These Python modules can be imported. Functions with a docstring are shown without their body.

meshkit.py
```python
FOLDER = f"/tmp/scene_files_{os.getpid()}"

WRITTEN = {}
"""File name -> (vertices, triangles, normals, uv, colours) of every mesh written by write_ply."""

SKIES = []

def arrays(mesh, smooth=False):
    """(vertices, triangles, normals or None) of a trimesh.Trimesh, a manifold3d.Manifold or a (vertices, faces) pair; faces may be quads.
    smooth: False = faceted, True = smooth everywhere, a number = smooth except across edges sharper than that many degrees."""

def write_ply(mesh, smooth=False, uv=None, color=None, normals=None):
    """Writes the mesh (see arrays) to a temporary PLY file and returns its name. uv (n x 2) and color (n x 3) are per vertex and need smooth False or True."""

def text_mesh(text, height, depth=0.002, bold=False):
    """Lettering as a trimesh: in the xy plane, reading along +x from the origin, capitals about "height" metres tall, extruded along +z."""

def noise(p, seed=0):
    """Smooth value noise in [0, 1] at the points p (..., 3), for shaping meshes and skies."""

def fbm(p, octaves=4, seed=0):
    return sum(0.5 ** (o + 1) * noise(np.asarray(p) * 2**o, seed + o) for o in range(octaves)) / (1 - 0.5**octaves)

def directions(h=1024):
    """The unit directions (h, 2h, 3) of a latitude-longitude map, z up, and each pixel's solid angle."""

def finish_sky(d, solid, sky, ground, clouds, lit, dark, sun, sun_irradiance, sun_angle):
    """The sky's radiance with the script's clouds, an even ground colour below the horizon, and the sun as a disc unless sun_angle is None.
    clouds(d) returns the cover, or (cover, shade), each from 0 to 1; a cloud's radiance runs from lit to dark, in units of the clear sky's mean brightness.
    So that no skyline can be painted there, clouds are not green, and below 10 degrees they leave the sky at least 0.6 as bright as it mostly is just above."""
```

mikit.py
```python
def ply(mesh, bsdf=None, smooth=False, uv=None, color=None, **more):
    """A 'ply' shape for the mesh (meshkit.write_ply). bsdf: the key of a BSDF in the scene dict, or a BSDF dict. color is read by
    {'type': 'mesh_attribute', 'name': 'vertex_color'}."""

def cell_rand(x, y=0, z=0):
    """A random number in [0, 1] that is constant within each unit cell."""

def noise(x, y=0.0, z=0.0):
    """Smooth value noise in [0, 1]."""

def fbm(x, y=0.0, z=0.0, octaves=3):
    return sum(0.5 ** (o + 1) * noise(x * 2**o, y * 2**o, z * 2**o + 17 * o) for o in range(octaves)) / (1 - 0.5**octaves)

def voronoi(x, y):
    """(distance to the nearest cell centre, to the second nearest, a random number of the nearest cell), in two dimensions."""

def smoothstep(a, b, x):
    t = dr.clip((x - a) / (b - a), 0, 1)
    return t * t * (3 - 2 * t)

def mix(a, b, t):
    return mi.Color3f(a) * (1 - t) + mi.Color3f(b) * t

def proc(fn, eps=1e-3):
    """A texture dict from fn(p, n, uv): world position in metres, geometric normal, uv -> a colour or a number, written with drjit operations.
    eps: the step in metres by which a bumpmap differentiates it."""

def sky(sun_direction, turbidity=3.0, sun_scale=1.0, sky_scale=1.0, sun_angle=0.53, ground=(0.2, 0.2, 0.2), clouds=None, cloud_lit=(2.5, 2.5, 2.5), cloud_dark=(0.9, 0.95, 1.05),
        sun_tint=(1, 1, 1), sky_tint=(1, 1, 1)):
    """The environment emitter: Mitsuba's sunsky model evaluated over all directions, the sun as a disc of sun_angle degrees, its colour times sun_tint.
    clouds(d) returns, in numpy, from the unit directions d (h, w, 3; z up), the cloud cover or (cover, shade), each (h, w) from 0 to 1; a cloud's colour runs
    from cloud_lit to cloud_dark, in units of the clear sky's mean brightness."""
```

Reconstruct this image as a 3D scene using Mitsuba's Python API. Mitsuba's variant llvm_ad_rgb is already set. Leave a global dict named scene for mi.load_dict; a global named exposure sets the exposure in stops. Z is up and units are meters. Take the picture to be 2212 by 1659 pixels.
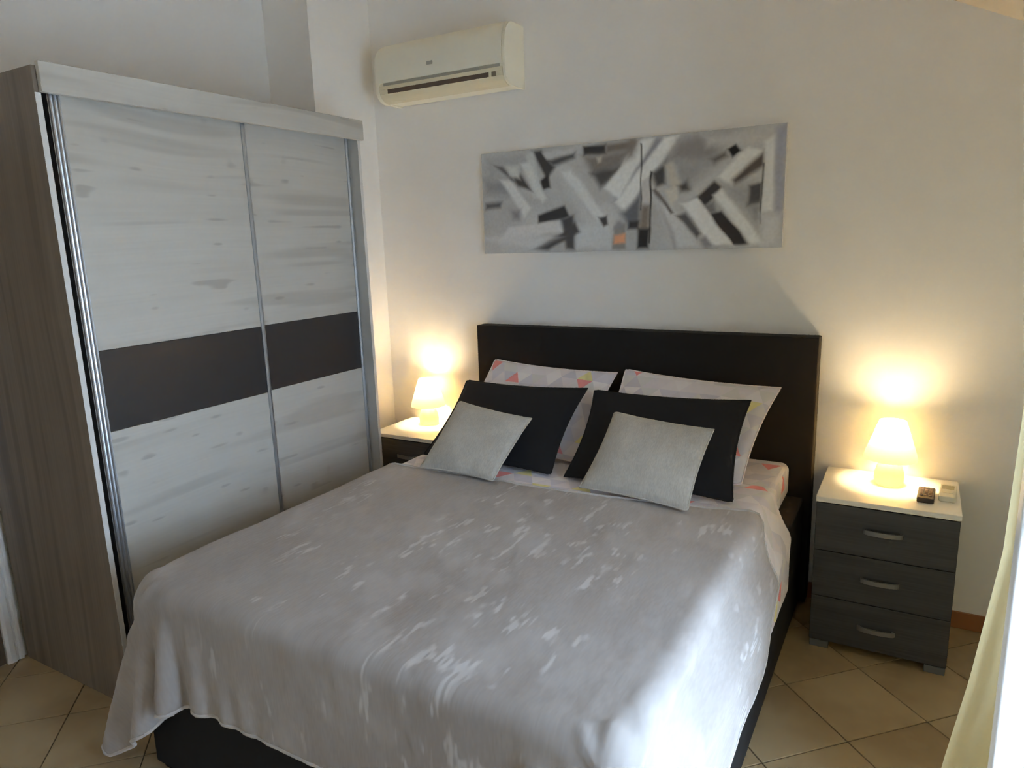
import math, random
import numpy as np
import trimesh
import drjit as dr
import mitsuba as mi
import mikit, meshkit
from mikit import fbm, noise, cell_rand, smoothstep, mix, proc
from scipy import ndimage
from shapely.geometry import Polygon, box as sbox

random.seed(7)
rng = np.random.default_rng(7)
scene, labels = {'type': 'scene'}, {}

# ------------------------------------------------------------------ camera
CAM = np.array([1.1671, -3.1741, 1.6226])
YAW, PITCH, ROLL = (math.radians(a) for a in (-30.1636, -11.5987, -1.8827))
FOCAL = 1519.5
fwd = np.array([math.sin(YAW) * math.cos(PITCH), math.cos(YAW) * math.cos(PITCH), math.sin(PITCH)])
rgt = np.array([math.cos(YAW), -math.sin(YAW), 0.0])
upv = np.cross(rgt, fwd)
up2 = -math.sin(ROLL) * rgt + math.cos(ROLL) * upv
scene['camera'] = {
    'type': 'perspective', 'fov_axis': 'x', 'fov': math.degrees(2 * math.atan(1106 / FOCAL)),
    'near_clip': 0.02, 'far_clip': 100.0,
    'to_world': mi.ScalarTransform4f().look_at(origin=CAM.tolist(), target=(CAM + fwd).tolist(), up=up2.tolist())}

# ------------------------------------------------------------------ light
exposure = 2.5
scene['sky'] = mikit.sky((-0.75, 0.25, 0.6), turbidity=4.0, sun_scale=0.0, sky_scale=20.0, ground=(0.66, 0.64, 0.61),
                         clouds=lambda d: np.ones(d.shape[:2]), cloud_lit=(0.61, 0.82, 1.10), cloud_dark=(0.9, 0.95, 1.05))
BULB = (57.0, 42.0, 23.5)          # the two bedside lamps' bulbs

# ------------------------------------------------------------------ helpers
def lin(*c):
    return [((v / 255 + .055) / 1.055) ** 2.4 if v > 10.3 else v / 255 / 12.92 for v in c]

def rgb(c):
    return {'type': 'rgb', 'value': [float(v) for v in c]}

def bsdf(key, color, rough=0.6, spec=0.5, two=True, **more):
    d = {'type': 'principled', 'base_color': color if isinstance(color, dict) else rgb(color), 'roughness': rough, 'specular': spec, **more}
    scene[key] = {'type': 'twosided', 'bsdf': d} if two else d
    return key

def uniq(key):
    if key not in USED:
        USED.add(key)
        return key
    n = 1
    while f'{key}_{n:03d}' in USED:
        n += 1
    key = f'{key}_{n:03d}'
    USED.add(key)
    return key
USED = set()

def thing(name, label, cat, group=None):
    key = uniq(name)
    labels[key] = {'label': label, 'category': cat}
    if group:
        labels[key]['group'] = group
    return key

def part(parent, name, mesh, b, smooth=False, label=None, **kw):
    key = uniq(parent + '__' + name)
    scene[key] = mikit.ply(mesh, b, smooth, **kw)
    if label:
        labels[key] = {'label': label}
    return key

def single(name, label, cat, mesh, b, smooth=False, group=None, **kw):
    key = thing(name, label, cat, group)
    scene[key] = mikit.ply(mesh, b, smooth, **kw)
    return key

def struct(name, label, mesh, b, smooth=False, **kw):
    key = uniq(name)
    if mesh is not None:
        scene[key] = mikit.ply(mesh, b, smooth, **kw)
    labels[key] = {'label': label, 'kind': 'structure', 'category': name.split('_')[0]}
    return key

def cbox(x0, x1, y0, y1, z0, z1, c=0.002):
    """A box with chamfered edges."""
    c = min(c, .45 * min(x1 - x0, y1 - y0, z1 - z0))
    P = []
    for x, sx in ((x0, 1), (x1, -1)):
        for y, sy in ((y0, 1), (y1, -1)):
            for z, sz in ((z0, 1), (z1, -1)):
                P += [(x + sx * c, y + sy * c, z), (x + sx * c, y, z + sz * c), (x, y + sy * c, z + sz * c)]
    return trimesh.convex.convex_hull(np.array(P))

def rbox(x0, x1, y0, y1, z0, z1, r, n=6):
    """A box with rounded edges."""
    s = trimesh.creation.uv_sphere(r, count=[2 * n, 4 * n]).vertices
    P = [s + [x0 + r if i else x1 - r, y0 + r if j else y1 - r, z0 + r if k else z1 - r] for i in (0, 1) for j in (0, 1) for k in (0, 1)]
    return trimesh.convex.convex_hull(np.vstack(P))

def prism(pts, z0, z1):
    m = trimesh.creation.extrude_polygon(Polygon(pts), z1 - z0, engine='earcut')
    m.apply_translation([0, 0, z0])
    return m

def along_x(pts_yz, x0, x1):
    """Extrude a profile given in (y, z) along x."""
    m = trimesh.creation.extrude_polygon(Polygon(pts_yz), x1 - x0, engine='earcut')
    v = m.vertices
    m.vertices = np.stack([v[:, 2] + x0, v[:, 0], v[:, 1]], 1)
    m.fix_normals()
    return m

def lathe(prof, n=64):
    return trimesh.creation.revolve(np.array(prof, float), sections=n)

def tube(points, r, sides=8, closed=False):
    p = np.asarray(points, float)
    t = np.gradient(p, axis=0)
    if closed:
        t = np.roll(p, -1, 0) - np.roll(p, 1, 0)
    t /= np.linalg.norm(t, axis=1, keepdims=True) + 1e-12
    a = np.cross(t, np.where(np.abs(t[:, 2:]) < .9, [0, 0, 1.], [1., 0, 0]))
    a /= np.linalg.norm(a, axis=1, keepdims=True) + 1e-12
    b = np.cross(t, a)
    th = np.arange(sides) * 2 * np.pi / sides
    v = p[:, None] + r * (np.cos(th)[None, :, None] * a[:, None] + np.sin(th)[None, :, None] * b[:, None])
    n = len(p)
    i, j = np.meshgrid(np.arange(n if closed else n - 1), np.arange(sides), indexing='ij')
    k = (i + 1) % n
    q = np.stack([i * sides + j, i * sides + (j + 1) % sides, k * sides + (j + 1) % sides, k * sides + j], -1).reshape(-1, 4)
    f = np.vstack([q[:, [0, 1, 2]], q[:, [0, 2, 3]]])
    v = v.reshape(-1, 3)
    if not closed:
        c0, c1 = len(v), len(v) + 1
        v = np.vstack([v, p[0], p[-1]])
        e = (n - 1) * sides
        f = np.vstack([f, [[c0, (s + 1) % sides, s] for s in range(sides)], [[c1, e + s, e + (s + 1) % sides] for s in range(sides)]])
    return trimesh.Trimesh(v, f, process=False)

def cat(*ms):
    return trimesh.util.concatenate(list(ms))

# ------------------------------------------------------------------ materials
bsdf('m_wall', lin(236, 234, 230), 0.85, 0.2)
bsdf('m_ceiling', lin(234, 218, 194), 0.8, 0.2)

def f_wood(axis):
    def fn(p, n, uv):
        if axis == 'h':
            g, c, o = p.y, p.z, p.x
        else:
            g, c, o = p.z, p.x, p.y
        o = dr.floor(o * 7 + dr.floor(p.z / 1.1) * 3)
        wob = 0.035 * (noise(g * 2.2, c * 3.0, 5.0 + o) - .5)
        cc = c + wob
        band = fbm(g * 0.9, cc * 13.0, 2.0 + o, octaves=3)
        fine = noise(g * 6.0, cc * 160.0, 9.0 + o)
        streak = smoothstep(.62, .80, fbm(g * 1.3 + 4, cc * 22.0, 31.0 + o, octaves=2))
        knot = smoothstep(.84, .97, noise(g * 10.0 + 3, cc * 42.0, 77.0 + o))
        t = mi.Float(0.30 * (band - .5) + .10 * (fine - .5))
        base = mix(lin(*WOOD_A), lin(*WOOD_B), dr.clip(.45 + 1.6 * t, 0, 1))
        base = mix(base, lin(*WOOD_C), .32 * streak)
        return mix(base, lin(*WOOD_D), .32 * knot)
    return proc(fn)
WOOD_A, WOOD_B, WOOD_C, WOOD_D = (200, 196, 187), (179, 174, 164), (152, 146, 136), (126, 118, 108)
bsdf('m_wood', f_wood('h'), 0.45, 0.4)

def f_side():
    def fn(p, n, uv):
        g, c = p.z, p.x
        cc = c + .03 * (noise(g * 2.0, c * 3.0, 4.0) - .5)
        band = fbm(g * .8, cc * 16.0, 2.0, octaves=3)
        fine = noise(g * 5.0, cc * 190.0, 9.0)
        streak = smoothstep(.60, .78, fbm(g * 1.1, cc * 26.0, 3.0, octaves=2))
        base = mix(lin(128, 116, 101), lin(112, 100, 86), dr.clip(.5 + 1.1 * (band - .5) + .4 * (fine - .5), 0, 1))
        return mix(base, lin(92, 81, 70), .40 * streak)
    return proc(fn)
bsdf('m_wood_side', f_side(), 0.5, 0.4)
bsdf('m_edge', lin(214, 212, 208), 0.4, 0.5)
bsdf('m_inner', lin(176, 174, 168), 0.5, 0.4)
bsdf('m_band', lin(52, 51, 51), 0.35, 0.5)
scene['m_alu'] = {'type': 'twosided', 'bsdf': {'type': 'principled', 'base_color': rgb(lin(196, 200, 205)), 'metallic': 0.9, 'roughness': 0.32}}
bsdf('m_black_gap', lin(14, 14, 15), 0.9, 0.1)

def f_tile(k):
    tone = (.94, 1.0, 1.06)[k]
    def fn(p, n, uv):
        m = fbm(p.x * 5 + 7 * k, p.y * 5, 3.0, octaves=4)
        s = fbm(p.x * 22, p.y * 22 + 5 * k, 1.0, octaves=2)
        c = mix(lin(180, 158, 121), lin(164, 140, 104), smoothstep(.25, .75, m))
        c = mix(c, lin(180, 160, 126), .22 * smoothstep(.55, .75, s))
        return c * tone
    return proc(fn)
for k in range(3):
    bsdf(f'm_tile_{k}', f_tile(k), 0.38, 0.5)
bsdf('m_grout', lin(92, 78, 62), 0.9, 0.2)
bsdf('m_baseboard', lin(150, 98, 58), 0.4, 0.5)
bsdf('m_brown_door', lin(92, 80, 64), 0.5, 0.4)
bsdf('m_white_paint', lin(232, 232, 230), 0.4, 0.5)
bsdf('m_pvc', lin(244, 245, 245), 0.3, 0.5)
scene['m_pane'] = {'type': 'thindielectric', 'int_ior': 1.5}
bsdf('m_black_fabric', lin(30, 30, 30), 0.85, 0.25, sheen=0.25)
bsdf('m_black_cushion', lin(33, 34, 36), 0.9, 0.2, sheen=0.3)

def f_fur():
    def fn(p, n, uv):
        a = noise(uv.x * 420, uv.y * 120, 1.0)
        b = fbm(uv.x * 9, uv.y * 7, 4.0, octaves=3)
        return mix(lin(192, 187, 177), lin(166, 161, 151), dr.clip(.5 + .5 * (a - .5) + 1.3 * (b - .5), 0, 1))
    return proc(fn)
bsdf('m_grey_fur', f_fur(), 0.95, 0.15, sheen=0.5)

def f_bedding():
    S = 0.085
    def fn(p, n, uv):
        u, v = uv.x / S, uv.y / (S * .8660254)
        row = dr.floor(v)
        fv = v - row
        us = u - .5 * fv - .5 * row * 1.0
        col = dr.floor(us)
        fu = us - col
        tri = dr.select(fu + fv > 1.0, 1.0, 0.0)
        # tri: upper or lower triangle of the skewed cell
        r = cell_rand(col * 2 + tri, row, 3)
        r2 = cell_rand(col * 2 + tri, row, 8)
        c = mix(lin(238, 232, 232), lin(224, 216, 220), r2)
        c = mi.Color3f(c)
        lav = mi.Color3f(lin(214, 209, 217)); coral = mi.Color3f(lin(238, 158, 155)); yel = mi.Color3f(lin(236, 226, 168)); gry = mi.Color3f(lin(220, 216, 215))
        c = dr.select(r < .24, lav * (.95 + .1 * r2), c)
        c = dr.select((r > .24) & (r < .40), gry, c)
        c = dr.select(r > .955, coral, c)
        c = dr.select((r > .93) & (r < .955), yel, c)
        return mi.Color3f(c)
    return proc(fn)
bsdf('m_bedding', f_bedding(), 0.85, 0.2, sheen=0.15)

def f_blanket():
    def fn(p, n, uv):
        u, v = uv.x, uv.y
        fine = noise(u * 240, v * 50, 2.0)
        big = fbm(u * 3.2, v * 2.3, 6.0, octaves=3)
        ru, rv = .82 * u + .57 * v, -.57 * u + .82 * v
        nap = smoothstep(.46, .76, fbm(ru * 9.0, rv * 5.0, 21.0, octaves=3) + .12 * (noise(u * 70, v * 22, 3.0) - .5))
        nap2 = smoothstep(.64, .86, fbm(u * 26.0, v * 10.0 + 3, 41.0, octaves=3) + .34 * (noise(u * 130, v * 30, 8.0) - .5)) * smoothstep(.42, .62, fbm(u * 3.0, v * 3.0, 55.0, octaves=2))
        t = dr.clip(.5 + 1.2 * (big - .5) + .30 * (fine - .5), 0, 1)
        c = mix(lin(172, 166, 161), lin(150, 142, 136), t)
        c = mix(c, lin(186, 180, 176), .36 * nap)
        return mix(c, lin(214, 211, 209), .42 * nap2)
    return proc(fn)
bsdf('m_blanket', f_blanket(), 0.75, 0.25, sheen=0.6)
bsdf('m_blanket_hem', lin(186, 180, 175), 0.85, 0.2, sheen=0.5)

def f_dark_wood():
    def fn(p, n, uv):
        f_ = noise(p.x * 9, p.z * 230, p.y * 3)
        g_ = fbm(p.x * 3, p.z * 40, 2.0, octaves=2)
        return mix(lin(70, 71, 72), lin(52, 53, 54), dr.clip(.5 + .6 * (f_ - .5) + .8 * (g_ - .5), 0, 1))
    return proc(fn)
bsdf('m_dark_wood', f_dark_wood(), 0.5, 0.4)
bsdf('m_white_top', lin(236, 232, 222), 0.35, 0.5)
bsdf('m_foot', lin(92, 95, 96), 0.5, 0.5)
scene['m_handle'] = {'type': 'twosided', 'bsdf': {'type': 'principled', 'base_color': rgb(lin(128, 127, 124)), 'metallic': 0.6, 'roughness': 0.45}}
bsdf('m_ceramic', lin(240, 232, 214), 0.25, 0.5)
scene['m_opal'] = {'type': 'principledthin', 'base_color': rgb((0.88, 0.82, 0.66)), 'roughness': 0.5, 'diff_trans': 0.7, 'spec_trans': 0.0}
scene['m_shade'] = {'type': 'principledthin', 'base_color': rgb((0.88, 0.76, 0.48)), 'roughness': 0.8, 'diff_trans': 0.62, 'spec_trans': 0.0}
bsdf('m_socket', lin(230, 225, 214), 0.5, 0.4)
scene['m_curtain'] = {'type': 'principledthin', 'base_color': rgb(lin(226, 212, 168)), 'roughness': 0.9, 'diff_trans': 0.8, 'spec_trans': 0.0}
bsdf('m_ac', lin(237, 232, 213), 0.4, 0.5)
bsdf('m_ac_slot', lin(98, 84, 72), 0.7, 0.3)
bsdf('m_ac_flap', lin(224, 216, 188), 0.4, 0.5)
bsdf('m_ac_dark', lin(168, 164, 148), 0.5, 0.4)
bsdf('m_ac_display', lin(120, 110, 92), 0.4, 0.5)
bsdf('m_ac_seam', lin(86, 84, 78), 0.8, 0.2)
bsdf('m_remote_dark', lin(46, 40, 38), 0.5, 0.5)
bsdf('m_button', lin(110, 92, 84), 0.5, 0.5)
bsdf('m_remote_white', lin(222, 218, 200), 0.45, 0.5)
bsdf('m_screen', lin(150, 146, 116), 0.25, 0.5)

# ------------------------------------------------------------------ the room
XL, XR, YF = -1.94, 1.95, -5.2
CZ = lambda x: 2.41 - .49 * (x - 1.199)          # the sloping ceiling
ZL, ZR = CZ(XL), CZ(XR)
T = .16

def gable(y0, y1):
    return along_y([(XL - T, -.1), (XR + T, -.1), (XR + T, CZ(XR + T) + .02), (XL - T, CZ(XL - T) + .02)], y0, y1)

def along_y(pts_xz, y0, y1):
    m = trimesh.creation.extrude_polygon(Polygon(pts_xz), y1 - y0, engine='earcut')
    v = m.vertices
    m.vertices = np.stack([v[:, 0], v[:, 2] + y0, v[:, 1]], 1)
    m.fix_normals()
    return m

def bx(x0, x1, y0, y1, z0, z1):
    return trimesh.creation.box(bounds=[[x0, y0, z0], [x1, y1, z1]])

struct('wall_back', 'pale painted wall behind the headboard', gable(0, T), 'm_wall')
struct('wall_front', 'pale painted wall opposite the headboard', gable(YF - T, YF), 'm_wall')
struct('wall_left', 'tall pale painted wall behind the wardrobe', bx(XL - T, XL, YF, 0, -.1, ZL + .04), 'm_wall')
OY0, OY1, OZ = -2.63, -1.485, 1.97                   # the balcony door's opening
struct('wall_right', 'pale painted wall with the balcony door opening', cat(
    bx(XR, XR + T, YF, OY0, -.1, ZR), bx(XR, XR + T, OY1, 0, -.1, ZR), bx(XR, XR + T, OY0, OY1, OZ, ZR), bx(XR, XR + T, OY0, OY1, -.1, -.004)), 'm_wall')
struct('ceiling', 'sloping cream ceiling', along_y([(XL - T, CZ(XL - T)), (XR + T, CZ(XR + T)), (XR + T, CZ(XR + T) + .12), (XL - T, CZ(XL - T) + .12)], YF - T, T), 'm_ceiling')
pil = [(XL, -.315), (-1.49, -.45), (-1.49, 0), (XL, 0)]
pm = prism(pil, 0, 1)
pv = pm.vertices.copy()
pv[:, 2] = np.where(pv[:, 2] > .5, [CZ(x) + .01 for x in pv[:, 0]], -.004)
struct('pillar', 'pale plastered pillar in the corner beside the wardrobe', trimesh.Trimesh(pv, pm.faces, process=False), 'm_wall')
labels['pillar']['category'] = 'pillar'

# floor: square beige tiles laid diagonally, each a piece of its own
fl = struct('floor', 'beige ceramic tile floor laid on the diagonal', bx(XL - T, XR + T, YF - T, T, -.1, -.004), 'm_grout')
room = sbox(XL, YF, XR, 0).difference(Polygon(pil))
PIT, GAP = .3155, .0045
A0, B0 = 1.417, .100
r2 = math.sqrt(.5)
made = 0
for i in range(-16, 18):
    for j in range(-22, 14):
        a0, b0 = A0 + i * PIT + GAP / 2, B0 + j * PIT + GAP / 2
        a1, b1 = a0 + PIT - GAP, b0 + PIT - GAP
        q = Polygon([((a + b) * r2, (b - a) * r2) for a, b in ((a0, b0), (a1, b0), (a1, b1), (a0, b1))])
        q = q.intersection(room)
        if q.is_empty or q.area < 2e-4 or q.geom_type != 'Polygon':
            continue
        top = q.buffer(-.0012, join_style=2)
        if top.is_empty or top.geom_type != 'Polygon' or len(top.exterior.coords) != len(q.exterior.coords):
            m = prism(list(q.exterior.coords)[:-1], -.006, 0)
        else:
            lo, hi = np.array(q.exterior.coords)[:-1], np.array(top.exterior.coords)[:-1]
            m = trimesh.convex.convex_hull(np.vstack([np.c_[lo, np.full(len(lo), -.006)], np.c_[lo, np.full(len(lo), -.001)], np.c_[hi, np.full(len(hi), 0.)]])) \
                if abs(q.convex_hull.area - q.area) < 1e-6 else prism(list(q.exterior.coords)[:-1], -.006, 0)
        part(fl, 'tile', m, f'm_tile_{rng.integers(3)}')
        made += 1

bb = struct('baseboard_back', 'brown tile skirting along the foot of the back wall', None, None)
x = -1.485
while x < XR - .01:
    x1 = min(x + .3155, XR - .002)
    part(bb, 'tile', cbox(x + .001, x1 - .001, -.010, -.0005, .001, .073, .002), 'm_baseboard')
    x = x1
bb = struct('baseboard_right', 'brown tile skirting along the foot of the right wall', None, None)
y = OY1 + .07
while y < -.02:
    y1 = min(y + .3155, -.012)
    part(bb, 'tile', cbox(XR - .010, XR - .0005, y + .001, y1 - .001, .001, .073, .002), 'm_baseboard')
    y = y1

# inner door in the left wall, its casing just beside the wardrobe
d1 = struct('door_1', 'dark inner door with white casing in the left wall', None, None)
labels['door_1']['category'] = 'door'
def casing(y0, y1, z0, z1):
    return [(XL + .0005, y0), (XL + .018, y0), (XL + .022, y0 + .012), (XL + .022, y0 + .030), (XL + .014, y0 + .036), (XL + .014, y1 - .016), (XL + .020, y1 - .010), (XL + .020, y1), (XL + .0005, y1)]
part(d1, 'casing', prism(casing(-1.988, -1.930, 0, 0), .001, 2.14), 'm_white_paint')
part(d1, 'casing', prism([(a, -1.930 - 1.988 - b - .93) for a, b in casing(-1.988, -1.930, 0, 0)], .001, 2.14), 'm_white_paint')
part(d1, 'casing', cbox(XL + .0005, XL + .020, -2.80, -1.9885, 2.06, 2.14, .003), 'm_white_paint')
part(d1, 'leaf', cbox(XL + .0005, XL + .008, -2.799, -1.990, .004, 2.059, .002), 'm_brown_door', label='dark brown door leaf')
h = part(d1, 'handle', cat(tube([(XL + .009, -2.72, 1.02), (XL + .055, -2.72, 1.02), (XL + .06, -2.69, 1.02), (XL + .06, -2.60, 1.02)], .008, 10), cbox(XL + .0085, XL + .014, -2.74, -2.70, .93, 1.08, .002)), 'm_alu', 40)

# balcony door: frame in the opening and one leaf that stands open into the room
d2 = struct('door_2', 'white balcony door standing open into the room', None, None)
labels['door_2']['category'] = 'door'
fr = .045
part(d2, 'frame', cbox(XR + .03, XR + .10, OY1 - fr, OY1 - .0005, 0, OZ - .0005, .003), 'm_pvc')
part(d2, 'frame', cbox(XR + .03, XR + .10, OY0 + .0005, OY0 + fr, 0, OZ - .0005, .003), 'm_pvc')
part(d2, 'frame', cbox(XR + .03, XR + .10, OY0 + fr + .0005, OY1 - fr - .0005, OZ - fr, OZ - .0005, .003), 'm_pvc')
LX0, LX1, LY0, LY1, LZ0, LZ1 = 1.377, 1.942, -1.532, -1.472, .012, 1.925
st = .064
part(d2, 'stile', rbox(LX0, LX0 + st, LY0, LY1, LZ0, LZ1, .006, 3), 'm_pvc', 40)
part(d2, 'stile', rbox(LX1 - st, LX1, LY0, LY1, LZ0, LZ1, .006, 3), 'm_pvc', 40)
part(d2, 'rail', cbox(LX0 + st + .0005, LX1 - st - .0005, LY0 + .002, LY1 - .002, LZ0, LZ0 + .10, .003), 'm_pvc')
part(d2, 'rail', cbox(LX0 + st + .0005, LX1 - st - .0005, LY0 + .002, LY1 - .002, LZ1 - .08, LZ1, .003), 'm_pvc')
gy = (LY0 + LY1) / 2
part(d2, 'pane', (np.array([(LX0 + st, gy, LZ0 + .1), (LX1 - st, gy, LZ0 + .1), (LX1 - st, gy, LZ1 - .08), (LX0 + st, gy, LZ1 - .08)]), np.array([[0, 1, 2, 3]])), 'm_pane')
part(d2, 'handle', cat(tube([(LX0 + .032, LY0 - .006, 1.05), (LX0 + .032, LY0 - .045, 1.05), (LX0 + .032, LY0 - .05, 1.02), (LX0 + .032, LY0 - .05, .93)], .008, 10), cbox(LX0 + .018, LX0 + .046, LY0 - .012, LY0 - .0005, 1.0, 1.10, .003)), 'm_alu', 40)
part(d2, 'hinge', tube([(LX1 + .004, LY1 - .005, .25), (LX1 + .004, LY1 - .005, .34)], .006, 8), 'm_pvc', 40)
part(d2, 'hinge', tube([(LX1 + .004, LY1 - .005, 1.60), (LX1 + .004, LY1 - .005, 1.69)], .006, 8), 'm_pvc', 40)

# curtain gathered behind the open leaf, flaring out at the bottom
cu = thing('curtain', 'beige curtain hanging behind the open white balcony door', 'curtain')
nz_, nx_ = 60, 70
zz = np.linspace(1.86, .012, nz_)
xl = np.interp(-zz, [-1.86, -1.215, -.912, -.587, -.373, -.015], [1.377, 1.3757, 1.369, 1.333, 1.301, 1.255])
V = []
for z, x0 in zip(zz, xl):
    s = np.linspace(0, 1, nx_)
    xx = x0 + s * (1.93 - x0)
    amp = .010 + .012 * (1.86 - z) / 1.86
    yy = -1.410 + amp * np.sin(s * 30 + .6 * math.sin(z * 1.7)) + .006 * np.sin(s * 71 + z)
    V.append(np.stack([xx, yy, np.full(nx_, z)], 1))
V = np.vstack(V)
I, J = np.meshgrid(np.arange(nz_ - 1), np.arange(nx_ - 1), indexing='ij')
Q = np.stack([I * nx_ + J, (I + 1) * nx_ + J, (I + 1) * nx_ + J + 1, I * nx_ + J + 1], -1).reshape(-1, 4)
part(cu, 'cloth', (V, Q), 'm_curtain', True)
part(cu, 'rod', cat(tube([(1.382, -1.41, 1.865), (1.935, -1.41, 1.865)], .008, 10), tube([(1.42, -1.41, 1.865), (1.42, -1.4715, 1.865)], .005, 8), tube([(1.90, -1.41, 1.865), (1.90, -1.4715, 1.865)], .005, 8)), 'm_white_paint', 40)

# ------------------------------------------------------------------ wardrobe
wd = thing('wardrobe', 'tall grey oak sliding-door wardrobe with a dark band, left of the bed', 'wardrobe')
WY0, WY1, WXB, WXF, FX = -1.92, -.471, -1.915, -1.199, -1.179
pt = .018
part(wd, 'side_panel', cbox(WXB, WXF - .0015, WY0, WY0 + pt, .0, 2.185, .001), 'm_wood_side', label='brownish grey side panel with vertical grain')
part(wd, 'side_panel', cbox(WXB, WXF - .0015, WY1 - pt, WY1, .0, 2.185, .001), 'm_inner')
part(wd, 'edge_strip', cbox(WXF - .0012, WXF, WY0, WY0 + pt, .0, 2.107, .0004), 'm_edge', label='pale edge strip of the side panel')
part(wd, 'edge_strip', cbox(WXF - .0012, WXF, WY1 - pt, WY1, .0, 2.107, .0004), 'm_edge')
part(wd, 'fascia', cbox(WXF + .0005, FX, WY0 + .012, WY1 + .007, 2.107, 2.197, .0015), 'm_wood')
part(wd, 'top_panel', cbox(WXB, WXF - .002, WY0 + pt + .0005, WY1 - pt - .0005, 2.150, 2.168, .001), 'm_wood_side')
part(wd, 'back_panel', cbox(WXB, WXB + .006, WY0 + pt + .0005, WY1 - pt - .0005, .0, 2.149, .001), 'm_wood_side')
part(wd, 'bottom_panel', cbox(WXB + .007, WXF - .004, WY0 + pt + .0005, WY1 - pt - .0005, .05, .068, .001), 'm_wood_side')
part(wd, 'plinth', cbox(WXF - .03, WXF - .012, WY0 + pt + .0005, WY1 - pt - .0005, .0, .0495, .001), 'm_wood_side')
part(wd, 'rail', cbox(-1.285, WXF - .006, WY0 + pt + .0005, WY1 - pt - .0005, 2.125, 2.149, .001), 'm_alu')
part(wd, 'rail', cbox(-1.285, WXF - .006, WY0 + pt + .0005, WY1 - pt - .0005, .0685, .074, .001), 'm_alu')
part(wd, 'brush_seal', cbox(-1.28, -1.240, WY0 + pt + .0003, WY0 + pt + .010, .0745, 2.124, .001), 'm_black_gap')
part(wd, 'divider', cbox(WXB + .007, -1.295, -1.20, -1.182, .0685, 2.149, .001), 'm_wood_side')

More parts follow.
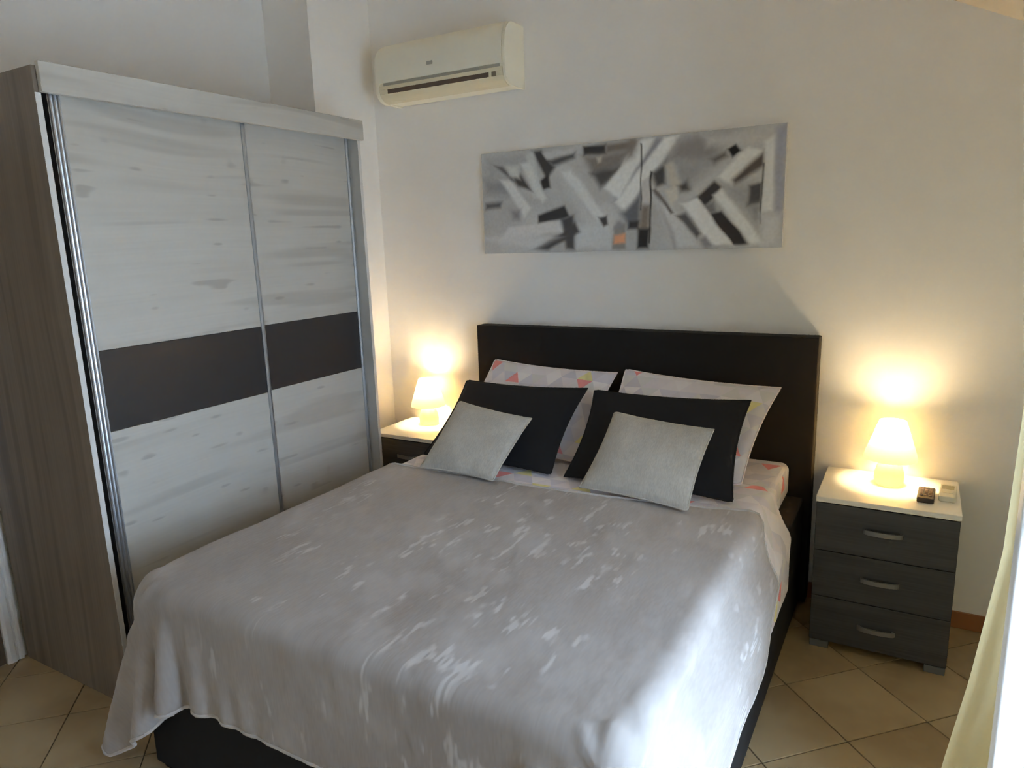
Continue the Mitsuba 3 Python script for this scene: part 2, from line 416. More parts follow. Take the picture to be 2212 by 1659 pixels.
def fluted(x, y0, y1, z0, z1):
    """Aluminium grip profile, grooved along its height."""
    w = y1 - y0
    pts = [(x - .022, y0), (x + .004, y0)]
    for k in range(3):
        a, b = y0 + w * k / 3, y0 + w * (k + 1) / 3
        pts += [(x + .004, a + .1 * w / 3), (x + .008, a + .35 * w / 3), (x + .008, a + .65 * w / 3), (x + .003, b - .12 * w / 3)]
    pts += [(x + .004, y1), (x - .022, y1)]
    return prism(pts, z0, z1)
def slim(x, y0, y1, z0, z1):
    w = y1 - y0
    return prism([(x - .022, y0), (x + .003, y0), (x + .009, y0 + .3 * w), (x + .009, y0 + .62 * w), (x + .002, y1 - .001), (x - .022, y1)], z0, z1)
def door(xf, y0, y1, wide0, w1, label):
    d = part(wd, 'door', cbox(xf - .020, xf - .012, y0 + .004, y1 - .004, .078, 2.122, .001), 'm_band', label=label)
    part(d, 'grip_profile', (fluted if wide0 else slim)(xf, y0, y0 + (.040 if wide0 else .020), .076, 2.123), 'm_alu', label='aluminium grip profile')
    part(d, 'grip_profile', slim(xf, y1 - w1, y1, .076, 2.123), 'm_alu', label='aluminium grip profile')
    a, b = y0 + (.0405 if wide0 else .0205), y1 - w1 - .0005
    part(d, 'wood_panel', cbox(xf - .0115, xf, a, b, 1.2960, 2.121, .0012), 'm_wood')
    part(d, 'dark_band', cbox(xf - .0115, xf - .0008, a, b, 1.0108, 1.2952, .0012), 'm_band', label='charcoal band panel')
    part(d, 'wood_panel', cbox(xf - .0115, xf, a, b, .080, 1.0100, .0012), 'm_wood')
door(-1.238, -1.868, -1.113, True, .020, 'near sliding door')
door(-1.262, -1.145, -.4905, False, .018, 'far sliding door, partly behind the near one')

# ------------------------------------------------------------------ bed
bed = thing('bed', 'double bed with black fabric base and tall black headboard', 'bed')
part(bed, 'headboard', rbox(-.83, .83, -.089, -.004, .012, 1.19, .006, 3), 'm_black_fabric', 40)
part(bed, 'base', rbox(-.845, .805, -2.06, -.0905, .022, .50, .012, 4), 'm_black_fabric', 40)
for x in (-.80, .76):
    for y in (-2.02, -.15):
        part(bed, 'foot', cbox(x - .025, x + .025, y - .025, y + .025, .0, .0215, .003), 'm_black_gap')

def box_uv(m):
    """uv of a rounded box: planar from the dominant normal, in metres."""
    v, n = m.vertices, m.vertex_normals
    u = np.where(np.abs(n[:, 0]) > .75, v[:, 1], v[:, 0])
    w = np.where(np.abs(n[:, 2]) > .66, v[:, 1], v[:, 2] + v[:, 1] * 0)
    return np.stack([u + .3, w + .9], 1)

mm = rbox(-.800, .742, -2.050, -.0915, .501, .652, .032, 7)
mm = mm.subdivide_to_size(.05) if hasattr(mm, 'subdivide_to_size') else mm
uniq('bed__mattress')
scene['bed__mattress'] = mikit.ply(mm, 'm_bedding', True, uv=box_uv(mm))
labels['bed__mattress'] = {'label': 'mattress in a white patterned cover'}

# cloth: a small position-based simulation over the bed's box
def drape(rest, pinned, boxes, steps=150, iters=14, floor_z=.01, seed=0):
    g = np.random.default_rng(seed)
    X = rest.copy()
    X[..., 2] += .0
    X += g.normal(0, .0006, X.shape)
    X[pinned] = rest[pinned]
    V = np.zeros_like(X)
    wgt = np.where(pinned, 0., 1.)[..., None]
    boxes = [((np.array(lo) + hi) / 2, (np.array(hi) - lo) / 2, r) for lo, hi, r in boxes]
    fams = []
    def fam(sa, sb, stiff):
        L = np.linalg.norm(rest[sa] - rest[sb], axis=-1, keepdims=True)
        fams.append((sa, sb, L, stiff))
    n0, n1 = X.shape[:2]
    for (d0, d1, k) in ((1, 0, 1.), (0, 1, 1.), (1, 1, .35), (1, -1, .35), (2, 0, .12), (0, 2, .12)):
        for ph in range(2 * max(d0, abs(d1))):
            st_ = 2 * max(d0, abs(d1))
            if d0:
                ia = np.arange(n0 - d0)
                ia = ia[(ia % st_) // max(d0, 1) == ph] if d0 > 1 else ia[ia % 2 == ph % 2]
                if d0 > 1 and ph > 1: continue
                if d0 == 1 and ph > 1: continue
                ja = np.arange(n1)
                if d1 > 0: ja = ja[:-d1]
                if d1 < 0: ja = ja[-d1:]
                fam(np.ix_(ia, ja), np.ix_(ia + d0, ja + d1), k)
            else:
                if ph > 1: continue
                ja = np.arange(n1 - d1)
                ja = ja[(ja % (2 * d1)) // d1 == ph]
                fam(np.ix_(np.arange(n0), ja), np.ix_(np.arange(n0), ja + d1), k)
    W = wgt
    dt = 1 / 50
    for s in range(steps):
        V[..., 2] -= 9.8 * dt
        V *= .965
        P = X + V * dt * W
        for it in range(iters):
            for sa, sb, L, k in fams:
                a, b = P[sa], P[sb]
                d = a - b
                ln = np.sqrt((d * d).sum(-1, keepdims=True)) + 1e-9
                wa, wb = W[sa], W[sb]
                corr = d * (k * (1 - L / ln) / np.maximum(wa + wb, 1e-9))
                P[sa] = a - wa * corr
                P[sb] = b + wb * corr
            if it % 3 == 2 or it == iters - 1:
                touch = np.zeros(P.shape[:2], bool)
                for c, h, r in boxes:
                    q = P - c
                    e = np.abs(q) - (h - r)
                    out = np.maximum(e, 0)
                    ol = np.linalg.norm(out, axis=-1)
                    sd = ol + np.minimum(e.max(-1), 0) - r
                    hit = (sd < 0) & ~pinned
                    if hit.any():
                        nrm = np.where(ol[..., None] > 1e-6, out / np.maximum(ol[..., None], 1e-9), (e == e.max(-1, keepdims=True)) * 1.) * np.sign(q)
                        P = np.where(hit[..., None], P - sd[..., None] * nrm, P)
                    touch |= hit
                P[..., 2] = np.maximum(P[..., 2], floor_z)
        nv = (P - X) / dt
        nv = np.where(touch[..., None], nv * .4, nv)
        V = nv
        X = P
    return X

def shell(P, uvr, up, thick, bumps=None):
    """Thickens a cloth grid: (mesh, uv); up = upsampling of the grid."""
    if up > 1:
        P = np.stack([ndimage.zoom(P[..., k], up, order=3, mode='nearest', grid_mode=False) for k in range(3)], -1)
        uvr = np.stack([ndimage.zoom(uvr[..., k], up, order=1, mode='nearest', grid_mode=False) for k in range(2)], -1)
    n0, n1 = P.shape[:2]
    t0, t1 = np.gradient(P, axis=0), np.gradient(P, axis=1)
    N = np.cross(t0, t1)
    N /= np.linalg.norm(N, axis=-1, keepdims=True) + 1e-12
    if N[n0 // 2, n1 // 2, 2] < 0:
        N = -N
    if bumps is not None:
        P = P + N * bumps(uvr)[..., None]
    # taper the thickness to nothing at the border, which closes the shell
    b = np.minimum.reduce([np.minimum(np.arange(n0), np.arange(n0)[::-1])[:, None] * np.ones(n1)[None], np.minimum(np.arange(n1), np.arange(n1)[::-1])[None] * np.ones(n0)[:, None]])
    th = thick * np.sqrt(np.clip(b / 2.0, 0, 1))[..., None]
    top, bot = P + N * th, P
    V = np.vstack([top.reshape(-1, 3), bot.reshape(-1, 3)])
    I, J = np.meshgrid(np.arange(n0 - 1), np.arange(n1 - 1), indexing='ij')
    a, b_, c_, d_ = I * n1 + J, (I + 1) * n1 + J, (I + 1) * n1 + J + 1, I * n1 + J + 1
    F = np.vstack([np.stack([a, b_, c_], -1).reshape(-1, 3), np.stack([a, c_, d_], -1).reshape(-1, 3)])
    G = F[:, ::-1] + n0 * n1
    return trimesh.Trimesh(V, np.vstack([F, G]), process=False), np.vstack([uvr.reshape(-1, 2)] * 2), P

BT = .652
# patterned sheet that hangs down on the right
sx = np.arange(-1.10, 1.105, .025)
sy = np.arange(-.47, -1.42, -.025)
gx, gy_ = np.meshgrid(sx, sy, indexing='ij')
gx = gx + np.where(gx > .75, 1, 0) * 0
hem = np.clip((gx - .74), 0, None)
gy2 = gy_ - hem * .10 * (1 - (gy_ + .47) / -.95)
rest = np.stack([gx, gy2, np.full(gx.shape, BT + .003)], -1)
pin = (gx > -.765) & (gx < .705)
S = drape(rest, pin, [((-.803, -2.055, .45), (.745, .3, BT + .003), .032), ((-.849, -2.065, .0), (.809, .3, .502), .014)], steps=130, iters=12, seed=3)
wr = lambda uv: .004 * (meshkit.fbm(np.stack([uv[..., 0] * 7, uv[..., 1] * 16, 0 * uv[..., 0]], -1), 3, 4) - .5) + .003
ms, us, _ = shell(S, np.stack([gx, gy_], -1), 2, .002, wr)
single('sheet', 'white sheet with pink and grey triangles hanging over the right bedside, under the blanket', 'sheet', ms, 'm_bedding', True, uv=us)

# grey taupe blanket over the foot half of the bed
DX = .022
bx_ = np.arange(-.81 - .335, .775 + .345, DX)
nb = 70
tb = np.linspace(0, 1, nb)
bgx, btt = np.meshgrid(bx_, tb, indexing='ij')
head = -.880 + .10 * np.clip(bgx / .74, 0, 1) ** 1.5 - .85 * np.clip(bgx - .74, 0, None)
foot = -2.375 + .035 * np.clip(bgx / .8, 0, 1.3)
bgy = head + (foot - head) * btt
BZ = BT + .0125
rest = np.stack([bgx, bgy, np.full(bgx.shape, BZ)], -1)
pin = (bgx > -.772) & (bgx < .716) & (bgy > -2.04) & ~((bgx > .64) & (bgy < -1.95)) & ~((bgx < -.70) & (bgy < -1.95))
B = drape(rest, pin, [((-.812, -2.080, .45), (.754, .3, BZ), .032), ((-.858, -2.074, .0), (.820, .3, .510), .016)], steps=170, iters=14, seed=11)
# the fleece stands off in a fold at the left foot corner
o1, o2 = np.clip(-.80 - bgx, 0, None), np.clip(-2.07 - bgy, 0, None)
rr, gg = np.hypot(o1, o2), np.minimum(o1, o2 * 1.2) / np.maximum(np.maximum(o1, o2 * 1.2), 1e-6)
B[..., 0] -= .40 * rr * gg ** 1.1
B[..., 1] -= .06 * rr * gg ** 1.1
def bl_bumps(uv):
    p = np.stack([uv[..., 0], uv[..., 1], 0 * uv[..., 0]], -1)
    w = meshkit.fbm(p * [2.2, 4.5, 1], 3, 2) - .5
    s = meshkit.fbm(p * [14, 5, 1], 3, 9) - .5
    return .012 * w + .007 * s + .007
mb, ub, edge = shell(B, np.stack([bgx, bgy], -1), 2, .006, bl_bumps)
bl = thing('blanket', 'soft taupe grey fleece blanket spread over the foot of the bed', 'blanket')
scene['blanket__cloth'] = mikit.ply(mb, 'm_blanket', True, uv=ub)
rim = np.vstack([edge[:, 0], edge[-1, 1:], edge[::-1, -1][1:], edge[0, ::-1][1:-1]])
part(bl, 'hem', tube(rim[::2] + [0, 0, .002], .0065, 8, closed=True), 'm_blanket_hem', True, label='rolled hem of the blanket')

# ------------------------------------------------------------------ pillows
def pillow(BL, BR, TL, TR, thick, pinch, seed, n=44, lump=.006):
    BL, BR, TL, TR = (np.array(a, float) for a in (BL, BR, TL, TR))
    s, t = np.meshgrid(np.linspace(0, 1, n), np.linspace(0, 1, n), indexing='ij')
    ks, kt = 2 * s - 1, 2 * t - 1
    s2 = .5 + .5 * ks * (1 - pinch * (1 - kt ** 2) * np.abs(ks) ** 1.2)
    t2 = .5 + .5 * kt * (1 - pinch * (1 - ks ** 2) * np.abs(kt) ** 1.2)
    P = ((1 - s2) * (1 - t2))[..., None] * BL + (s2 * (1 - t2))[..., None] * BR + ((1 - s2) * t2)[..., None] * TL + (s2 * t2)[..., None] * TR
    nrm = np.cross(BR - BL, TL - BL)
    nrm /= np.linalg.norm(nrm)
    w, h = np.linalg.norm(BR - BL), np.linalg.norm(TL - BL)
    prof = ((1 - ks ** 2) * (1 - kt ** 2)) ** .46
    uv = np.stack([s * w + seed * .37, t * h + seed * .21], -1)
    q = np.stack([s * w * 7, t * h * 7, np.full(s.shape, seed * 3.1)], -1)
    bump = lump * 2 * (meshkit.fbm(q, 3, seed) - .5) * np.clip(prof * 2.2, 0, 1)
    front = P + nrm * (thick / 2 * prof + bump)[..., None]
    back = P - nrm * (thick / 2 * prof)[..., None]
    V = np.vstack([front.reshape(-1, 3), back.reshape(-1, 3)])
    I, J = np.meshgrid(np.arange(n - 1), np.arange(n - 1), indexing='ij')
    a, b_, c_, d_ = I * n + J, (I + 1) * n + J, (I + 1) * n + J + 1, I * n + J + 1
    F = np.vstack([np.stack([a, b_, c_], -1).reshape(-1, 3), np.stack([a, c_, d_], -1).reshape(-1, 3)])
    m = trimesh.Trimesh(V, np.vstack([F, F[:, ::-1] + n * n]), process=False)
    u = np.vstack([uv.reshape(-1, 2), uv.reshape(-1, 2) + [1.3, .7]])
    ring = np.vstack([P[:, 0], P[-1, 1:], P[::-1, -1][1:], P[0, ::-1][1:-1]])
    return m, u, ring

def add_pillow(name, label, cat_, group, b, corners, thick, pinch, seed, seam=None, **kw):
    k = thing(name, label, cat_, group)
    m, u, ring = pillow(*corners, thick, pinch, seed, **kw)
    part(k, 'cover', m, b, True, uv=u)
    part(k, 'piping', tube(ring[::2], .0035, 6, closed=True), seam or b, True)

g1, g2, g3 = 'patterned pillows against the headboard', 'black pillows', 'small grey cushions'
add_pillow('pillow', 'white patterned pillow against the headboard, on the left half of the bed', 'pillow', g1, 'm_bedding',
           ((-.745, -.545, .676), (-.035, -.545, .676), (-.700, -.125, 1.022), (-.030, -.130, .996)), .085, .06, 2)
add_pillow('pillow', 'white patterned pillow against the headboard, on the right half of the bed', 'pillow', g1, 'm_bedding',
           ((-.010, -.540, .676), (.632, -.540, .676), (.011, -.130, 1.016), (.697, -.130, .980)), .085, .06, 5)
add_pillow('black_pillow', 'plain black pillow behind the left grey cushion', 'pillow', g2, 'm_black_cushion',
           ((-.739, -.716, .676), (-.085, -.727, .676), (-.755, -.312, .944), (-.092, -.332, .957)), .085, .07, 3)
add_pillow('black_pillow', 'plain black pillow behind the right grey cushion', 'pillow', g2, 'm_black_cushion',
           ((-.026, -.726, .676), (.644, -.729, .676), (-.060, -.330, .952), (.615, -.322, .960)), .085, .07, 4)
add_pillow('cushion', 'small square grey plush cushion leaning on the left black pillow', 'cushion', g3, 'm_grey_fur',
           ((-.610, -.912, .692), (-.237, -.932, .692), (-.601, -.610, .914), (-.230, -.612, .870)), .11, .05, 6)
add_pillow('cushion', 'small square grey plush cushion leaning on the right black pillow', 'cushion', g3, 'm_grey_fur',
           ((.100, -.853, .692), (.533, -.915, .692), (.128, -.560, .922), (.541, -.609, .904)), .11, .05, 7)

# ------------------------------------------------------------------ bedside tables and lamps
def bow_handle(xc, y, z, w=.132, d=.022, hgt=.017):
    th = np.linspace(0, math.pi, 15)
    out = [(xc - w / 2 * math.cos(a), y - d * math.sin(a) ** .75) for a in th]
    inn = [(xc - (w / 2 - .012) * math.cos(a), y - (d - .008) * math.sin(a) ** .75) for a in th]
    m = trimesh.creation.extrude_polygon(Polygon(out + inn[::-1]).buffer(0), hgt, engine='earcut')
    m.apply_translation([0, 0, z - hgt / 2])
    return m

def bedside(x0, x1, y0, y1, label):
    k = thing('bedside_table', label, 'bedside table', 'matching bedside tables beside the bed')
    zt = .627
    part(k, 'top', cbox(x0, x1, y0, y1, zt - .020, zt, .002), 'm_white_top', label='white table top')
    b0, b1 = x0 + .003, x1 - .004
    part(k, 'body', cbox(b0, b1, y0 + .020, y1 - .004, .030, zt - .0205, .001), 'm_dark_wood')
    zs = [.033, .2215, .4120, zt - .0225]
    for a, c in zip(zs[:-1], zs[1:]):
        d = part(k, 'drawer', cbox(b0, b1, y0 + .002, y0 + .0195, a + .0012, c - .0012, .0015), 'm_dark_wood')
        hz = {0: .125, 1: .322, 2: .517}[zs.index(a)]
        part(d, 'handle', bow_handle((x0 + x1) / 2 - .003, y0 + .0015, hz), 'm_handle', label='curved metal handle')
    for fx in (b0 + .002, b1 - .070):
        for fy in (y0 + .006, y1 - .050):
            part(k, 'foot', cbox(fx, fx + .068, fy, fy + .04, .0, .0298, .002), 'm_foot', label='grey foot')
    return k
bedside(-1.347, -.873, -.375, -.012, 'charcoal bedside table with white top between the wardrobe and the bed')
bedside(.8834, 1.3573, -.4076, -.012, 'charcoal bedside table with white top and three drawers, right of the bed')

LZ = .627
def lamp(x, y, label):
    k = thing('table_lamp', label, 'lamp', 'matching lit lamps on the bedside tables')
    T_ = lambda m: m.apply_translation([x, y, LZ])
    base = lathe([(0, .0008), (.046, .0008), (.050, .004), (.0525, .014), (.0535, .030), (.0515, .050), (.046, .070), (.038, .087), (.032, .097), (.030, .105)], 56)
    part(k, 'base', T_(base), 'm_opal', True, label='cream opal glass base')
    part(k, 'socket', T_(cat(lathe([(0, .0012), (.005, .0012), (.005, .178), (0, .178)], 16), lathe([(0, .1785), (.010, .1785), (.011, .1905), (0, .1905)], 20))), 'm_socket', 40)
    shade = lathe([(.096, .106), (.0955, .110), (.089, .134), (.079, .163), (.067, .199), (.0565, .231), (.049, .251), (.0475, .256)], 72)
    part(k, 'shade', T_(shade), 'm_shade', True, label='lit translucent cream shade')
    part(k, 'shade_ring', T_(cat(*[tube([(.005 * math.cos(a), .005 * math.sin(a), .150), (.0785 * math.cos(a), .0785 * math.sin(a), .163)], .0008, 6) for a in (.4, 2.5, 4.6)])), 'm_socket', 40)
    bulb = trimesh.creation.icosphere(3, .026)
    bulb.vertices *= [1, 1, 1.1]
    bulb.apply_translation([0, 0, .2200])
    key = part(k, 'bulb', T_(bulb), 'm_socket', True)
    scene[key]['emitter'] = {'type': 'area', 'radiance': rgb(BULB)}
lamp(-1.163, -.101, 'small lit lamp on the bedside table by the wardrobe')
lamp(1.117, -.142, 'small lit lamp on the bedside table right of the bed')

# ------------------------------------------------------------------ remotes on the right bedside table
def remote(cx, cy, w, l, h, rot, b, name, label, keys):
    k = thing(name, label, 'remote control')
    R = trimesh.transformations.rotation_matrix(rot, [0, 0, 1])
    R[:3, 3] = [cx, cy, LZ]
    part(k, 'case', rbox(-w / 2, w / 2, -l / 2, l / 2, .0004, h, .005, 4).apply_transform(R), b, 40)
    return k, R
k, R = remote(1.246, -.255, .056, .135, .020, -.05, 'm_remote_dark', 'remote_control', 'small dark remote control with rows of buttons on the right bedside table', 1)
for i in range(3):
    for j in range(6):
        m = cbox(-.020 + i * .0145, -.009 + i * .0145, -.040 + j * .0165, -.030 + j * .0165, .0203, .0225, .001).apply_transform(R)
        part(k, 'button', m, 'm_button')
k, R = remote(1.316, -.205, .056, .150, .022, -.05, 'm_remote_white', 'remote_control', 'pale air conditioner remote control beside the dark one', 0)
part(k, 'screen', cbox(-.020, .020, .012, .058, .0222, .0230, .0005).apply_transform(R), 'm_screen', label='greenish display')
for i in range(2):
    part(k, 'button', cbox(-.017 + i * .02, -.003 + i * .02, -.035, -.022, .0222, .0240, .001).apply_transform(R), 'm_remote_white')

# ------------------------------------------------------------------ air conditioner
ac = thing('air_conditioner', 'cream split air conditioner mounted high on the back wall', 'air conditioner')
AX0, AX1 = -1.315, -.550
def arc(c, r, a0, a1, n):
    return [(c[0] + r[0] * math.cos(math.radians(a)), c[1] + r[1] * math.sin(math.radians(a))) for a in np.linspace(a0, a1, n)]
full = [(-.002, 2.328), (-.120, 2.328)] + arc((-.120, 2.385), (.068, .057), 270, 180, 8) + [(-.190, 2.44), (-.188, 2.50)] + arc((-.105, 2.50), (.083, .108), 180, 100, 9) + [(-.06, 2.608), (-.002, 2.608)]
part(ac, 'side_cap', along_x(full, AX0, AX0 + .022), 'm_ac', 30)
part(ac, 'side_cap', along_x(full, AX1 - .012, AX1), 'm_ac', 30)
def shrink(pts, d):
    q = Polygon(pts).buffer(-d, join_style=1)
    return list(q.exterior.coords)[:-1]
part(ac, 'body', along_x(shrink(full, .006), AX0 + .0225, AX1 - .0125), 'm_ac', 30)
part(ac, 'groove', along_x([(-.1875, 2.4035), (-.1885, 2.4175), (-.176, 2.4175), (-.175, 2.4035)], AX0 + .05, AX1 - .030), 'm_ac_dark', label='grey groove under the front panel')
front = [(-.1938, 2.418)] + [(-.1945, 2.44), (-.1925, 2.50)] + arc((-.105, 2.50), (.087, .112), 180, 105, 9)
back_ = [(-.105 + .075 * math.cos(math.radians(a)), 2.50 + .100 * math.sin(math.radians(a))) for a in np.linspace(105, 180, 9)] + [(-.180, 2.44), (-.179, 2.418)]
part(ac, 'front_panel', along_x(front + back_, AX0 + .024, AX1 - .0145), 'm_ac', 30)
lower = [(-.1885, 2.3865), (-.1925, 2.4030), (-.170, 2.4030), (-.168, 2.3865)]
part(ac, 'lower_trim', along_x(lower, AX0 + .024, AX1 - .0145), 'm_ac_flap', 30)
part(ac, 'louver_slot', along_x([(-.1860, 2.3660), (-.1890, 2.3860), (-.168, 2.3860), (-.165, 2.3660)], AX0 + .075, AX1 - .090), 'm_ac_slot')
part(ac, 'lower_trim', along_x([(-.1865, 2.3660), (-.1885, 2.3860), (-.168, 2.3860), (-.166, 2.3660)], AX0 + .024, AX0 + .0745), 'm_ac_flap')
part(ac, 'lower_trim', along_x([(-.1865, 2.3660), (-.1885, 2.3860), (-.168, 2.3860), (-.166, 2.3660)], AX1 - .0895, AX1 - .0145), 'm_ac_flap')
flap = [(-.1865, 2.3655)] + arc((-.120, 2.385), (.069, .058), 196, 268, 7) + [(-.118, 2.334), (-.165, 2.350)]
part(ac, 'flap', along_x(flap, AX0 + .024, AX1 - .0145), 'm_ac_flap', 30)
part(ac, 'display', cbox(AX1 - .072, AX1 - .050, -.1905, -.1870, 2.364, 2.386, .001), 'm_ac_display', label='small dark display')
part(ac, 'sensor', cbox(AX1 - .084, AX1 - .078, -.1900, -.1870, 2.366, 2.382, .001), 'm_ac_flap')
part(ac, 'badge', cbox(-.985, -.950, -.1965, -.1935, 2.466, 2.482, .001), 'm_ac_dark', label='small grey badge')

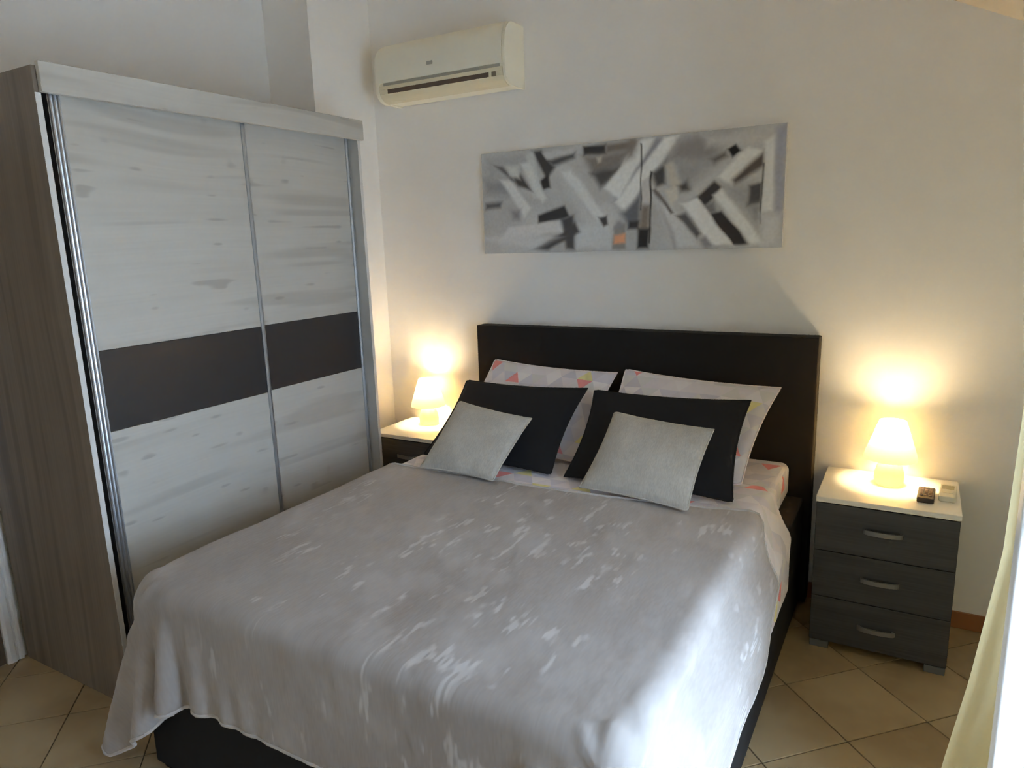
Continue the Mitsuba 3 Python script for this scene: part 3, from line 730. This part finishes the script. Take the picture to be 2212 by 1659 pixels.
# ------------------------------------------------------------------ painting
PX0, PX1, PZ0, PZ1 = -.7945, .6595, 1.5545, 2.0475
STROKES = [
    ([0.027, 0.366, 0.337, 0.369, 0.331, 0.471, 0.023, 0.478], [138, 141, 142], 0.03),
    ([0.014, 0.295, 0.197, 0.285, 0.199, 0.348, 0.008, 0.368], [120, 122, 124], 0.03),
    ([0.628, 0.012, 0.765, 0.127, 0.565, 0.426, 0.408, 0.409], [160, 162, 163], 0.02),
    ([0.631, 0.219, 0.687, 0.231, 0.564, 0.422, 0.494, 0.41], [148, 149, 149], 0.02),
    ([0.63, 0.142, 0.67, 0.159, 0.493, 0.384, 0.442, 0.377], [176, 179, 180], 0.008),
    ([0.52, 0.013, 0.709, 0.012, 0.67, 0.13, 0.513, 0.119], [166, 169, 171], 0.02),
    ([0.372, 0.344, 0.412, 0.401, 0.34, 0.485, 0.291, 0.482], [52, 53, 54], 0.008),
    ([0.352, 0.296, 0.39, 0.305, 0.381, 0.37, 0.327, 0.336], [38, 38, 39], 0.006),
    ([0.298, 0.265, 0.352, 0.262, 0.295, 0.478, 0.25, 0.474], [160, 164, 164], 0.01),
    ([0.404, 0.406, 0.519, 0.433, 0.52, 0.457, 0.374, 0.434], [66, 67, 69], 0.01),
    ([0.374, 0.441, 0.511, 0.458, 0.512, 0.477, 0.349, 0.47], [158, 160, 162], 0.006),
    ([0.561, 0.437, 0.675, 0.442, 0.675, 0.482, 0.557, 0.481], [44, 44, 46], 0.006),
    ([0.675, 0.442, 0.812, 0.447, 0.815, 0.486, 0.674, 0.481], [98, 92, 86], 0.01),
    ([0.6, 0.351, 0.743, 0.376, 0.804, 0.451, 0.561, 0.433], [104, 101, 98], 0.02),
    ([0.648, 0.29, 0.692, 0.316, 0.747, 0.383, 0.596, 0.359], [66, 66, 66], 0.016),
    ([0.633, 0.399, 0.649, 0.401, 0.653, 0.433, 0.625, 0.428], [150, 148, 142], 0.005),
    ([0.711, 0.229, 0.773, 0.226, 0.957, 0.488, 0.907, 0.489], [122, 124, 130], 0.012),
    ([0.668, 0.289, 0.734, 0.239, 0.903, 0.486, 0.83, 0.48], [186, 188, 188], 0.007),
    ([0.715, 0.226, 0.765, 0.18, 1.016, 0.488, 0.946, 0.487], [188, 190, 190], 0.007),
    ([0.774, 0.402, 0.804, 0.413, 0.83, 0.483, 0.789, 0.497], [110, 104, 98], 0.02),
    ([0.784, 0.108, 0.834, 0.103, 0.838, 0.258, 0.749, 0.17], [84, 88, 95], 0.014),
    ([0.78, 0.103, 0.83, 0.102, 0.834, 0.135, 0.784, 0.135], [44, 45, 48], 0.007),
    ([0.911, 0.278, 0.951, 0.293, 0.951, 0.385, 0.889, 0.338], [58, 59, 60], 0.012),
    ([0.951, 0.381, 1.163, 0.361, 1.226, 0.48, 1.006, 0.466], [116, 115, 116], 0.03),
    ([1.008, 0.283, 1.057, 0.26, 1.163, 0.371, 0.986, 0.378], [128, 130, 132], 0.03),
    ([0.987, 0.257, 1.043, 0.261, 0.979, 0.369, 0.944, 0.368], [158, 155, 148], 0.012),
    ([0.98, 0.189, 1.023, 0.194, 1.008, 0.269, 0.951, 0.259], [170, 168, 162], 0.01),
    ([1.029, 0.248, 1.064, 0.253, 1.05, 0.294, 1.015, 0.276], [66, 64, 62], 0.012),
    ([1.136, 0.428, 1.411, 0.428, 1.439, 0.48, 1.122, 0.468], [160, 160, 160], 0.02),
    ([1.17, 0.354, 1.225, 0.379, 1.214, 0.402, 1.156, 0.372], [80, 78, 76], 0.012),
    ([0.991, 0.199, 1.016, 0.181, 1.238, 0.343, 1.215, 0.354], [156, 158, 160], 0.008),
    ([1.187, 0.298, 1.246, 0.262, 1.367, 0.392, 1.303, 0.413], [182, 184, 184], 0.007),
    ([1.244, 0.373, 1.276, 0.4, 1.252, 0.429, 1.221, 0.411], [24, 25, 26], 0.004),
    ([1.246, 0.284, 1.259, 0.264, 1.369, 0.333, 1.364, 0.389], [72, 66, 64], 0.01),
    ([1.257, 0.203, 1.322, 0.149, 1.319, 0.264, 1.217, 0.264], [134, 136, 138], 0.02),
    ([1.126, 0.179, 1.208, 0.258, 1.171, 0.283, 1.088, 0.225], [44, 44, 46], 0.006),
    ([1.14, 0.146, 1.177, 0.154, 1.166, 0.201, 1.119, 0.183], [98, 98, 100], 0.01),
    ([1.255, 0.014, 1.329, 0.022, 1.2, 0.157, 1.15, 0.148], [38, 38, 40], 0.005),
    ([1.17, 0.013, 1.252, 0.013, 1.092, 0.221, 1.033, 0.194], [186, 188, 189], 0.006),
    ([1.326, 0.016, 1.372, 0.028, 1.205, 0.253, 1.162, 0.227], [184, 187, 188], 0.008),
    ([1.312, 0.172, 1.366, 0.179, 1.367, 0.267, 1.313, 0.258], [64, 65, 68], 0.008),
    ([1.342, 0.116, 1.364, 0.109, 1.365, 0.173, 1.321, 0.174], [112, 114, 118], 0.02),
    ([1.366, 0.144, 1.414, 0.145, 1.413, 0.455, 1.369, 0.435], [180, 182, 183], 0.008),
    ([1.361, 0.096, 1.366, 0.096, 1.369, 0.342, 1.363, 0.343], [48, 48, 50], 0.002),
    ([1.417, 0.142, 1.449, 0.106, 1.456, 0.493, 1.411, 0.48], [134, 138, 150], 0.012),
    ([1.363, 0.012, 1.44, 0.005, 1.439, 0.132, 1.366, 0.134], [168, 170, 173], 0.02),
    ([1.003, 0.007, 1.021, 0.012, 0.919, 0.254, 0.901, 0.248], [112, 113, 116], 0.008),
    ([1.018, 0.009, 1.115, 0.008, 1.009, 0.161, 0.908, 0.22], [168, 171, 174], 0.02),
    ([1.098, 0.049, 1.118, 0.069, 1.048, 0.156, 1.006, 0.147], [74, 75, 78], 0.008),
    ([1.139, 0.006, 1.173, 0.014, 1.138, 0.058, 1.111, 0.042], [112, 115, 122], 0.01),
    ([0.981, 0.155, 0.995, 0.161, 0.908, 0.268, 0.893, 0.262], [92, 88, 86], 0.004),
    ([0.316, 0.14, 0.484, 0.165, 0.464, 0.219, 0.318, 0.183], [44, 45, 47], 0.006),
    ([0.468, 0.012, 0.513, 0.013, 0.506, 0.168, 0.437, 0.163], [62, 63, 66], 0.01),
    ([0.367, 0.009, 0.54, 0.095, 0.514, 0.138, 0.28, 0.012], [62, 63, 66], 0.008),
    ([0.092, 0.05, 0.44, 0.102, 0.428, 0.152, 0.148, 0.129], [172, 173, 174], 0.008),
    ([0.28, 0.012, 0.4, 0.069, 0.255, 0.095, 0.004, 0.076], [166, 168, 170], 0.02),
    ([0.009, 0.221, 0.099, 0.227, 0.11, 0.254, 0.01, 0.253], [76, 77, 80], 0.01),
    ([0.238, 0.178, 0.278, 0.219, 0.171, 0.349, 0.105, 0.361], [174, 176, 176], 0.008),
    ([0.208, 0.324, 0.288, 0.298, 0.228, 0.38, 0.181, 0.364], [58, 58, 58], 0.008),
    ([0.171, 0.349, 0.195, 0.344, 0.122, 0.423, 0.079, 0.43], [86, 86, 88], 0.006),
    ([0.34, 0.238, 0.362, 0.258, 0.271, 0.435, 0.221, 0.431], [172, 175, 174], 0.008),
    ([0.163, 0.373, 0.218, 0.362, 0.211, 0.42, 0.146, 0.421], [164, 166, 164], 0.012),
    ([0.174, 0.172, 0.211, 0.167, 0.213, 0.214, 0.166, 0.208], [112, 112, 116], 0.015),
    ([0.655, 0.114, 0.678, 0.126, 0.676, 0.167, 0.632, 0.16], [60, 62, 66], 0.006),
    ([0.699, 0.01, 0.767, 0.01, 0.765, 0.127, 0.706, 0.118], [120, 119, 118], 0.006),
    ([0.706, 0.103, 0.765, 0.112, 0.745, 0.142, 0.722, 0.135], [120, 122, 126], 0.01),
    ([0.708, 0.037, 0.766, 0.04, 0.766, 0.083, 0.708, 0.076], [186, 138, 108], 0.006),
    ([0.843, 0.195, 0.882, 0.193, 0.884, 0.311, 0.844, 0.307], [162, 162, 162], 0.006),
    ([0.834, 0.093, 0.879, 0.092, 0.883, 0.2, 0.843, 0.202], [104, 98, 92], 0.012),
    ([0.824, 0.009, 0.879, 0.008, 0.885, 0.098, 0.83, 0.1], [34, 34, 35], 0.008),
    ([0.837, 0.181, 0.841, 0.181, 0.844, 0.468, 0.838, 0.469], [26, 26, 28], 0.002),
    ([0.88, 0.031, 0.886, 0.031, 0.892, 0.341, 0.884, 0.345], [28, 28, 30], 0.002),
]

def f_painting():
    Wp = PX1 - PX0
    def fn(p, n, uv):
        wob = .012 * (noise(p.x * 14, p.z * 14, 3.0) - .5)
        x = p.x - PX0 + wob
        z = p.z - PZ0 + .012 * (noise(p.x * 14, p.z * 14, 9.0) - .5)
        c = mix(lin(158, 160, 161), lin(140, 142, 143), fbm(x * 7, z * 12, 2.0, octaves=2))
        for q, col, s in STROKES:
            m = mi.Float(-9.)
            k = len(q) // 2
            for i in range(k):
                ax, ay = q[2 * i], q[2 * i + 1]
                dx, dy = q[(2 * i + 2) % (2 * k)] - ax, q[(2 * i + 3) % (2 * k)] - ay
                ln = math.hypot(dx, dy) + 1e-9
                m = dr.maximum(m, (x - ax) * (dy / ln) - (z - ay) * (dx / ln))
            w = dr.clip(.5 - m / (2.4 * s + .006), 0, 1)
            w = w * w * (3 - 2 * w)
            c = mix(c, lin(*col), w)
        bristle = noise(x * 60 + z * 90, x * 90 - z * 60, 4.0)
        return c * PAINT_GAIN * (.95 + .1 * bristle)
    return proc(fn)
PAINT_GAIN = 1.72
bsdf('m_painting', f_painting(), 0.6, 0.3)
bsdf('m_canvas', lin(196, 196, 198), 0.8, 0.2)
pk = thing('painting', 'wide abstract black, white and grey painting above the headboard', 'painting')
part(pk, 'stretcher', cbox(PX0, PX1, -.0295, -.001, PZ0, PZ1, .001), 'm_canvas')
part(pk, 'canvas', cbox(PX0, PX1, -.031, -.0297, PZ0, PZ1, .0005), 'm_painting', label='abstract brush strokes in black, white and grey')
